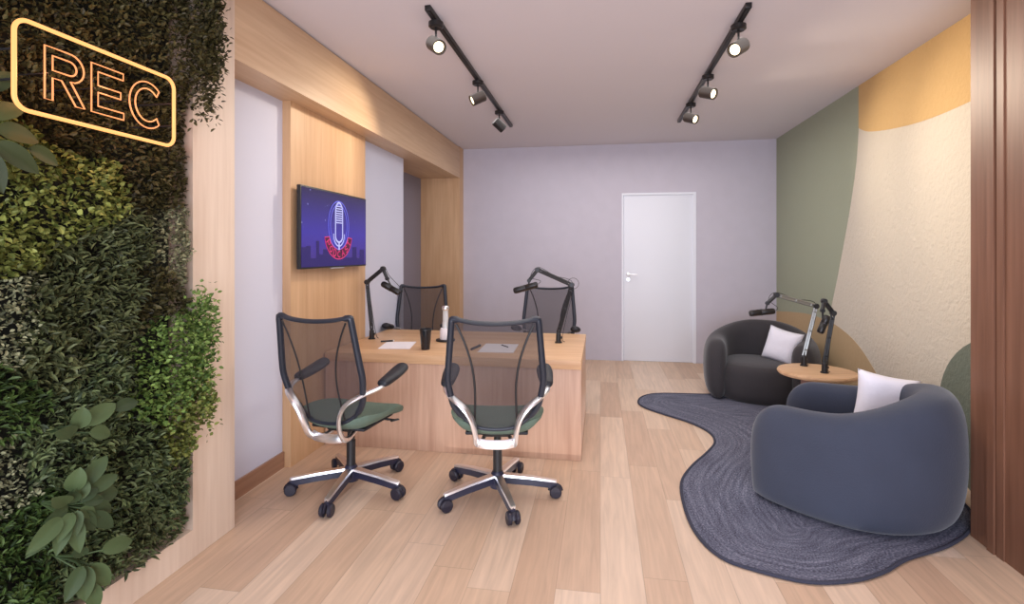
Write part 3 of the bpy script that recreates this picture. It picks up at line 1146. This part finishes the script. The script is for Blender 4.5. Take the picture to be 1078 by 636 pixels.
mb.tube([(sx + 0.0035, mcx, mcz - 0.13), (sx + 0.0035, mcx, mcz - 0.19)], (0.010, 0.0008), 6, up=(1, 0, 0))
mb.tube([(sx + 0.0035, y, z) for y, z in ell(0.085, 0.10, PI * 1.02, PI * 1.98, 20, -0.06)], (0.005, 0.0008), 6, up=(1, 0, 0))
mb.build('microphone_drawing', M['s_white'], scr)
# curved ribbon with the lettering
inner = ell(0.150, 0.125, PI * 1.08, PI * 1.92, 24, -0.06)
outer = ell(0.215, 0.200, PI * 1.06, PI * 1.94, 24, -0.06)
vs = [(sx + 0.0006, y, z) for y, z in inner + outer]
MB().add(vs, [(i, i + 1, 25 + i + 1, 25 + i) for i in range(24)]).build('ribbon', M['s_dark'], scr, smooth=False)
mb = MB()
rl = inner + outer[::-1]
mb.tube([(sx + 0.002, y, z) for y, z in rl], (0.0035, 0.0008), 6, closed=True, up=(1, 0, 0))
GL = {'P': [[(0, 0), (0, 1), (.6, 1), (.7, .75), (.6, .5), (0, .5)]], 'O': [[(.35, 0), (0, .3), (0, .7), (.35, 1), (.7, .7), (.7, .3), (.35, 0)]],
      'D': [[(0, 0), (0, 1), (.45, 1), (.7, .7), (.7, .3), (.45, 0), (0, 0)]], 'C': [[(.7, .85), (.4, 1), (0, .7), (0, .3), (.4, 0), (.7, .15)]],
      'A': [[(0, 0), (.35, 1), (.7, 0)], [(.15, .4), (.55, .4)]], 'S': [[(.7, .85), (.35, 1), (0, .8), (.1, .58), (.6, .42), (.7, .2), (.35, 0), (0, .15)]],
      'T': [[(0, 1), (.7, 1)], [(.35, 1), (.35, 0)]]}
for i, ch in enumerate('PODCAST'):
    a = PI * (1.16 + 0.68 * i / 6)
    cy, cz = mcx + 0.182 * math.cos(a), mcz - 0.06 + 0.162 * math.sin(a)
    rot = a - 1.5 * PI
    for st in GL[ch]:
        pts = []
        for gx, gz in st:
            lx, lz = (gx - 0.35) * 0.052, (gz - 0.5) * 0.050
            pts.append((sx + 0.0025, cy + lx * math.cos(rot) - lz * math.sin(rot), cz + lx * math.sin(rot) + lz * math.cos(rot)))
        mb.tube(pts, (0.0045, 0.0008), 6, up=(1, 0, 0))
mb.build('lettering', M['s_pink'], scr)

# ------------------------------------------------------------ REC neon sign
SX = -1.70
sign = thing('neon_sign', 'amber neon REC sign in a rounded frame hung on the plant wall', 'sign', (SX, 1.5625, 2.012))
w2, h2, rc = 0.292, 0.135, 0.040
pts = []
for cx, cz, a0 in ((w2 - rc, h2 - rc, 0), (-w2 + rc, h2 - rc, PI / 2), (-w2 + rc, -h2 + rc, PI), (w2 - rc, -h2 + rc, 1.5 * PI)):
    for i in range(9):
        a = a0 + PI / 2 * i / 8
        pts.append((0, cx + rc * math.cos(a), cz + rc * math.sin(a)))
MB().tube(pts, 0.0066, 10, closed=True, up=(1, 0, 0)).build('frame_tube', M['neon'], sign)


def arcp(cx, cz, rx, rz, a0, a1, n=14):
    return [(cx + rx * math.cos(math.radians(a0 + (a1 - a0) * i / n)), cz + rz * math.sin(math.radians(a0 + (a1 - a0) * i / n))) for i in range(n + 1)]


def letter(strokes, ox, name):
    mb = MB()
    for st, closed in strokes:
        mb.tube([(0, ox + y, z) for y, z in st], 0.0026, 8, closed=closed, up=(1, 0, 0))
    return mb.build(name, M['neon_core'], sign)


hL = 0.083
S = 0.024
R_out = [(0, -hL), (0, hL)] + [(0.070, hL)] + arcp(0.078, 0.037, 0.047, 0.046, 80, -70)[0:] + [(0.080, -0.006), (0.128, -hL), (0.098, -hL), (0.052, -0.012), (S, -0.012), (S, -hL)]
R_in = [(S, 0.058), (0.070, 0.058)] + arcp(0.076, 0.035, 0.024, 0.023, 80, -80, 10) + [(0.070, 0.012), (S, 0.012)]
letter([(R_out, True), (R_in, True)], -0.206, 'letter_r')
E_out = [(0, -hL), (0, hL), (0.120, hL), (0.120, hL - S), (S, hL - S), (S, S / 2), (0.110, S / 2), (0.110, -S / 2), (S, -S / 2), (S, -hL + S), (0.122, -hL + S), (0.122, -hL)]
letter([(E_out, True)], -0.055, 'letter_e')
C_out = arcp(0.080, 0, 0.078, 0.087, 48, 312, 30) + arcp(0.080, 0, 0.054, 0.062, 318, 42, 26)
letter([(C_out, True)], 0.088, 'letter_c')
for y, z in ((-w2 + 0.002, 0.04), (w2 - 0.002, 0.04), (-w2 + 0.002, -0.05), (w2 - 0.002, -0.05)):
    MB().tube([(-0.006, y, z), (-0.30, y, z)], 0.004, 8).build('standoff', M['black'], sign)
for y in (-0.194, -0.04, 0.10):
    MB().tube([(-0.003, y, 0.0), (-0.30, y, 0.0)], 0.002, 6).build('standoff', M['black'], sign)
for y in (-0.2, 0.0, 0.2):      # the light the tubes give off
    l = bpy.data.lights.new('neon_glow', 'POINT')
    l.energy, l.color, l.shadow_soft_size = 1.1, (1.0, 0.36, 0.14), 0.03
    lo = bpy.data.objects.new('neon_glow', l)
    COL.objects.link(lo)
    lo.parent = sign
    lo.location = (0.0, y, 0.0)

# ------------------------------------------------------------ planted wall
SPEC = {
    'dark_shrub_foliage': (srgb(38, 35, 20), srgb(86, 80, 46), 0.024, 0.55, 9500),
    'boxwood_foliage': (srgb(58, 68, 24), srgb(144, 150, 78), 0.021, 0.75, 10000),
    'olive_shrub_foliage': (srgb(44, 50, 30), srgb(108, 114, 74), 0.034, 0.34, 8000),
    'bright_boxwood_foliage': (srgb(50, 74, 28), srgb(126, 150, 76), 0.020, 0.70, 10500),
    'variegated_foliage': (srgb(52, 58, 36), srgb(160, 160, 124), 0.016, 0.65, 10500),
    'dark_fern_foliage': (srgb(34, 50, 22), srgb(84, 106, 52), 0.030, 0.34, 9000),
    'grey_green_foliage': (srgb(44, 56, 34), srgb(112, 124, 80), 0.030, 0.36, 9000),
}
WEDGE = 0
SEEDS = [   # (y, z, kind, bulge)
    (1.45, 2.70, 'dark_shrub_foliage', 0.05), (1.95, 2.70, 'dark_shrub_foliage', 0.12), (2.12, 2.40, 'dark_shrub_foliage', 0.20), (1.3, 2.35, 'dark_shrub_foliage', 0.03), (1.6, 2.02, 'dark_shrub_foliage', 0.01), (1.85, 2.0, 'dark_shrub_foliage', 0.03),
    (0.7, 2.3, 'dark_shrub_foliage', 0.05), (1.95, 1.75, 'dark_shrub_foliage', 0.10), (2.02, 1.45, 'variegated_foliage', 0.12),
    (1.42, 1.72, 'boxwood_foliage', 0.16), (1.62, 1.62, 'boxwood_foliage', 0.16), (1.36, 1.50, 'boxwood_foliage', 0.14),
    (1.75, 1.50, 'olive_shrub_foliage', 0.12), (1.95, 1.28, 'dark_shrub_foliage', 0.10), (1.78, 1.22, 'olive_shrub_foliage', 0.10),
    (1.36, 1.22, 'variegated_foliage', 0.15), (1.50, 1.10, 'olive_shrub_foliage', 0.12), (1.70, 0.98, 'grey_green_foliage', 0.12),
    (2.05, 1.02, 'bright_boxwood_foliage', 0.22), (1.98, 0.82, 'bright_boxwood_foliage', 0.20), (2.08, 0.65, 'boxwood_foliage', 0.16),
    (1.30, 0.95, 'dark_fern_foliage', 0.12), (1.55, 0.78, 'grey_green_foliage', 0.12), (1.82, 0.60, 'grey_green_foliage', 0.12),
    (2.02, 0.38, 'grey_green_foliage', 0.10), (1.38, 0.55, 'dark_fern_foliage', 0.08), (1.36, 0.68, 'variegated_foliage', 0.06),
    (1.90, 0.25, 'olive_shrub_foliage', 0.09), (1.70, 0.30, 'grey_green_foliage', 0.08), (1.45, 0.25, 'dark_fern_foliage', 0.10), (1.2, 0.2, 'dark_fern_foliage', 0.10),
    (0.8, 1.6, 'boxwood_foliage', 0.15), (0.7, 1.0, 'olive_shrub_foliage', 0.12), (0.8, 0.4, 'dark_fern_foliage', 0.1),
]
pw = thing('plant_wall', 'dense wall of mixed green foliage filling the left wood frame', 'plant wall', (XL, 1.6, 0.135))
pwo = Vector((XL, 1.6, 0.135))
box2(MB(), XL - 0.118 - pwo.x, XL - 0.085 - pwo.x, 0.4 - 1.6, 2.14 - 1.6, 0.03, 2.75).build('planting_board', plain('planting_board_shade', srgb(24, 26, 18), 0.95), pw, smooth=False)  # board coloured near black to put deep shade behind the leaves
random.seed(11)


def warp(y, z):
    return Vector((0.10 * noise.noise(Vector((y * 3, z * 3, 1.7))), 0.10 * noise.noise(Vector((y * 3, z * 3, 9.1))), 0))


def edge_y(z):      # how far the leaves reach towards the stile
    return 2.115 + 0.03 * noise.noise(Vector((z * 4, 0, 5)))


bins = {}
def add_leaf(L, p, d, nrm, length, ratio):
    d = d.normalized()
    nrm = (nrm - d * nrm.dot(d))
    if nrm.length < 1e-3:
        return
    nrm.normalize()
    s_ = d.cross(nrm)
    wd = length * ratio / 2
    cup = 0.12 * length
    q = [p, p + d * length * 0.35 + s_ * wd + nrm * cup, p + d * length * 0.72 + s_ * wd * 0.75 + nrm * cup, p + d * length,
         p + d * length * 0.72 - s_ * wd * 0.75 + nrm * cup, p + d * length * 0.35 - s_ * wd + nrm * cup, p + d * length * 0.5]
    o = len(L[0])
    L[0].extend((v.x - pwo.x, v.y - pwo.y, v.z - pwo.z) for v in q)
    for a, b in ((0, 1), (1, 2), (2, 3), (3, 4), (4, 5), (5, 0)):
        L[1].append((o + 6, o + a, o + b))


Y0, Y1, Z0, Z1 = 0.5, 2.19, 0.15, 2.89
TOT = int((Y1 - Y0) * (Z1 - Z0) * 13000)
up = Vector((0, 0, 1))
for _ in range(TOT):
    y, z = random.uniform(Y0, Y1), random.uniform(Z0, Z1)
    if y < 1.15 and random.random() < 0.5:
        continue
    wv = warp(y, z)
    best = min(range(len(SEEDS)), key=lambda i: (SEEDS[i][0] - y - wv.x) ** 2 + (SEEDS[i][1] - z - wv.y) ** 2)
    sy, sz, kind, bulge = SEEDS[best]
    c1, c2, ln, ratio, dens = SPEC[kind]
    dist = math.hypot(sy - y - wv.x, sz - z - wv.y)
    # clumps
    cl = noise.noise(Vector((y * 14, z * 14, 3.3))) * 0.5 + 0.5
    dep = 0.03 + bulge * math.exp(-(dist / 0.22) ** 2) * 0.75 + 0.075 * cl
    edge = max(0.0, (y - edge_y(z)) / 0.06)
    if edge > 0:
        if random.random() < edge * 0.6 and bulge < 0.12:
            continue
        dep *= max(0.4, 1 - 0.5 * edge)
    low = max(0.0, (0.26 - z) / 0.14)
    if random.random() < low * 0.6:
        continue
    t = random.random() ** 0.5
    x = XL - 0.085 + dep * t
    if 1.24 < y < 1.90 and 1.84 < z < 2.18:
        x = min(x, SX - 0.05)
    clump = Vector((1.0, noise.noise(Vector((y * 9, z * 9, 20))) * 1.6 + (y - sy) * 1.5, noise.noise(Vector((y * 9, z * 9, 40))) * 1.6 + (z - sz) * 1.0))
    d = clump.normalized() * 0.8 + Vector((random.uniform(-0.2, 0.9), random.gauss(0, 0.75), random.gauss(0.15, 0.75)))
    nrm = Vector((0.6, random.gauss(0, 0.5), 0.9 + random.gauss(0, 0.4)))
    L = bins.setdefault((best, kind), ([], []))
    add_leaf(L, Vector((x, y, z)), d, nrm, ln * random.uniform(0.7, 1.3), ratio)
# sprigs that stick out past the stile, as the photo shows
for (yc, zc, kind, n_, sp) in ((2.20, 2.80, 'dark_shrub_foliage', 650, 0.07), (2.20, 2.64, 'dark_shrub_foliage', 750, 0.08), (2.22, 2.48, 'dark_shrub_foliage', 850, 0.08), (2.21, 2.34, 'dark_shrub_foliage', 600, 0.06), (2.17, 2.18, 'dark_shrub_foliage', 260, 0.06),
                               (2.17, 1.16, 'bright_boxwood_foliage', 420, 0.06), (2.18, 1.04, 'bright_boxwood_foliage', 420, 0.05), (2.16, 0.90, 'bright_boxwood_foliage', 420, 0.07), (2.17, 0.74, 'boxwood_foliage', 420, 0.06)):
    c1, c2, ln, ratio, dens = SPEC[kind]
    bi = min((i for i in range(len(SEEDS)) if SEEDS[i][2] == kind), key=lambda i: (SEEDS[i][0] - yc) ** 2 + (SEEDS[i][1] - zc) ** 2)
    L = bins.setdefault((bi, kind), ([], []))
    for _ in range(n_):
        y, z = random.gauss(yc, 0.030), random.gauss(zc, sp)
        x = XL + 0.015 + random.random() * 0.10
        add_leaf(L, Vector((x, y, z)), Vector((0.5, random.gauss(0.4, 0.6), random.gauss(0.2, 0.7))), Vector((0.5, random.gauss(0, 0.5), 0.9)), ln * random.uniform(0.7, 1.3), ratio)
LM = {k: leaf_mat(k, v[0], v[1]) for k, v in SPEC.items()}
for (bi, kind), (vs, fs) in bins.items():
    me = bpy.data.meshes.new(kind)
    me.from_pydata(vs, [], fs)
    me.materials.append(LM[kind])
    o = bpy.data.objects.new(kind, me)
    COL.objects.link(o)
    o.parent = pw


# broad-leaved plants growing out of the wall
def broad_leaf(mb, p, d, nrm, length, width, curl=0.25):
    d = d.normalized()
    nrm = (nrm - d * nrm.dot(d)).normalized()
    s_ = d.cross(nrm)
    NU, NV = 9, 6
    vs, fs = [], []
    for i in range(NU + 1):
        t = i / NU
        wv = width / 2 * min(1, 2.1 * t ** 0.65 * (1 - t) ** 0.85)
        c = p + d * (length * (t - 0.12 * curl * t * t)) - nrm * (curl * length * 0.55 * t * t) - up * 0.02 * t * t
        for j in range(NV + 1):
            a = j / NV * 2 - 1
            rib = 0.0022 * math.sin(t * 26 - abs(a) * 5) * (1 - abs(a)) * math.sin(PI * t)
            vs.append(c + s_ * (wv * a) + nrm * (wv * 0.30 * abs(a) ** 1.2 + rib))
    for i in range(NU):
        for j in range(NV):
            q = i * (NV + 1) + j
            fs.append((q, q + 1, q + NV + 2, q + NV + 1))
    mb.add(vs, fs)


LEAFY = leaf_mat('broad_leaf', srgb(44, 58, 34), srgb(80, 97, 60), 0.6)
LEAFD = leaf_mat('broad_leaf_dark', srgb(44, 52, 28), srgb(72, 80, 44), 0.6)


def broad_plant(loc, leaves, label, mat, seed):
    random.seed(seed)
    root = thing('broad_leaved_plant', label, 'plant', loc, 0, 'broad-leaved plants in the plant wall')
    mb, st = MB(), MB()
    for (a, r0, ln_, wd) in leaves:
        a = math.radians(a)
        dirv = Vector((0.26 + random.uniform(-0.15, 0.15), math.cos(a), math.sin(a)))
        p = Vector((0.03 + 0.02 * random.random(), math.cos(a) * r0, math.sin(a) * r0))
        broad_leaf(mb, p, dirv, Vector((1.0, -0.9, 0.25)), ln_ * 0.92, wd * 1.12, 0.3)
        st.tube([(-0.10, 0, 0), tuple(p * 0.5 + Vector((-0.02, 0, 0))), tuple(p + dirv.normalized() * 0.01)], 0.003, 6)
    mb.build('leaves', mat, root, angle=80)
    st.build('stems', mat, root)
    return root


big = [(80, 0.02, 0.09, 0.05), (10, 0.015, 0.08, 0.05), (-150, 0.02, 0.09, 0.05), (200, 0.06, 0.12, 0.06), (-45, 0.06, 0.11, 0.06), (95, 0.05, 0.12, 0.07), (60, 0.06, 0.14, 0.065), (30, 0.05, 0.12, 0.06), (0, 0.05, 0.13, 0.075), (-25, 0.03, 0.11, 0.07), (-60, 0.02, 0.10, 0.06), (-95, 0.03, 0.12, 0.06), (-130, 0.03, 0.11, 0.06),
       (-165, 0.05, 0.13, 0.065), (170, 0.02, 0.09, 0.05), (140, 0.04, 0.12, 0.06), (115, 0.02, 0.08, 0.05), (45, 0.015, 0.08, 0.05), (-40, 0.01, 0.07, 0.045), (-110, 0.01, 0.07, 0.045)]
broad_plant((-1.77, 1.48, 0.60), big, 'broad-leaved green rosette growing low in the plant wall', LEAFY, 5)
broad_plant((-1.78, 1.50, 0.835), [(100, 0.02, 0.11, 0.065), (40, 0.03, 0.14, 0.075), (-10, 0.03, 0.10, 0.06), (150, 0.02, 0.10, 0.06), (20, 0.13, 0.11, 0.06)], 'small broad-leaved tuft just above the large green rosette', LEAFY, 6)
broad_plant((-1.77, 1.52, 0.40), [(-100, 0.02, 0.11, 0.07), (-60, 0.03, 0.12, 0.07), (0, 0.05, 0.13, 0.07), (-140, 0.02, 0.10, 0.06), (120, 0.02, 0.08, 0.05), (-80, 0.09, 0.11, 0.06)], 'small broad-leaved tuft below the large green rosette', LEAFY, 7)
broad_plant((-1.80, 1.22, 1.80), [(95, 0.05, 0.13, 0.07), (50, 0.05, 0.13, 0.075), (10, 0.05, 0.14, 0.08), (-30, 0.05, 0.14, 0.075), (-75, 0.05, 0.13, 0.075), (-120, 0.05, 0.13, 0.07), (170, 0.05, 0.13, 0.07), (-10, 0.14, 0.11, 0.06), (70, 0.13, 0.12, 0.065)], 'dark broad-leaved plant at left edge of the plant wall below the sign', LEAFD, 8)


# ------------------------------------------------------------ track lighting
def spot(label, track_x, y, aim, on=True, power=42, cone=85):
    root = thing('track_spotlight', label, 'spotlight', (track_x, y, ZC), 0, 'spotlights on the ceiling tracks')
    MB().lathe([(0.0, -0.032), (0.038, -0.032), (0.046, -0.036), (0.046, -0.062), (0.036, -0.070), (0.0, -0.066)], 24).build('adapter', M['blackmetal'], root)
    MB().tube([(0, 0, -0.06), (0, 0, -0.135)], 0.007, 10).build('stem', M['blackmetal'], root)
    a = Vector(aim).normalized()
    c = Vector((0, 0, -0.175))
    mb = MB()
    mb.lathe([(0.0, -0.062), (0.040, -0.062), (0.046, -0.056), (0.046, 0.060), (0.043, 0.062), (0.040, 0.060), (0.040, 0.046), (0.0, 0.046)], 28, c, a)
    h = mb.build('housing', M['housing'] if on else M['blackmetal'], root)
    MB().lathe([(0.0, 0.0465), (0.032, 0.0465), (0.032, 0.049), (0.0, 0.053)], 24, c, a).build('lens', M['lens'] if on else M['lens_off'], h)
    if on:
        l = bpy.data.lights.new('spot_beam', 'SPOT')
        l.energy, l.color, l.spot_size, l.spot_blend, l.shadow_soft_size = power, (1.0, 0.84, 0.64), math.radians(cone), 0.9, 0.035
        lo = bpy.data.objects.new('spot_beam', l)
        COL.objects.link(lo)
        lo.parent = root
        lo.location = c + a * 0.075
        lo.rotation_euler = a.to_track_quat('-Z', 'Y').to_euler()
    return root


for x0, y0, x1, y1, lab in ((-1.0, 2.94, -1.0, 5.85, 'black ceiling light track on the desk side'), (0.85, 3.22, 0.85, 5.95, 'black ceiling light track on the armchair side')):
    tr = tag(MB().rbox((x0, (y0 + y1) / 2, ZC - 0.0165), (0.036, y1 - y0, 0.031), 0.002).build('light_track', M['blackmetal']), lab, 'light track', 'ceiling light tracks')
    MB().rbox((x0, (y0 + y1) / 2, ZC - 0.0325), (0.012, y1 - y0 - 0.04, 0.003)).build('track_slot', M['black'], tr)
spot('lit spotlight nearest the camera on the desk-side track', -1.0, 3.10, (0.55, -0.62, -0.50))
spot('lit middle spotlight on the desk-side track, aimed at the wood fascia', -1.0, 4.22, (-0.80, -0.42, -0.46), power=52, cone=84)
spot('unlit dark spotlight at the far end of the desk-side track', -1.0, 5.15, (0.7, 0.45, -0.65), on=False)
spot('lit spotlight nearest the camera on the armchair-side track', 0.85, 3.45, (-0.60, -0.62, -0.48))
spot('lit middle spotlight on the armchair-side track', 0.85, 4.39, (0.68, -0.66, -0.38), power=56)
spot('lit spotlight at the far end of the armchair-side track', 0.85, 5.19, (0.68, -0.66, -0.38), power=56)
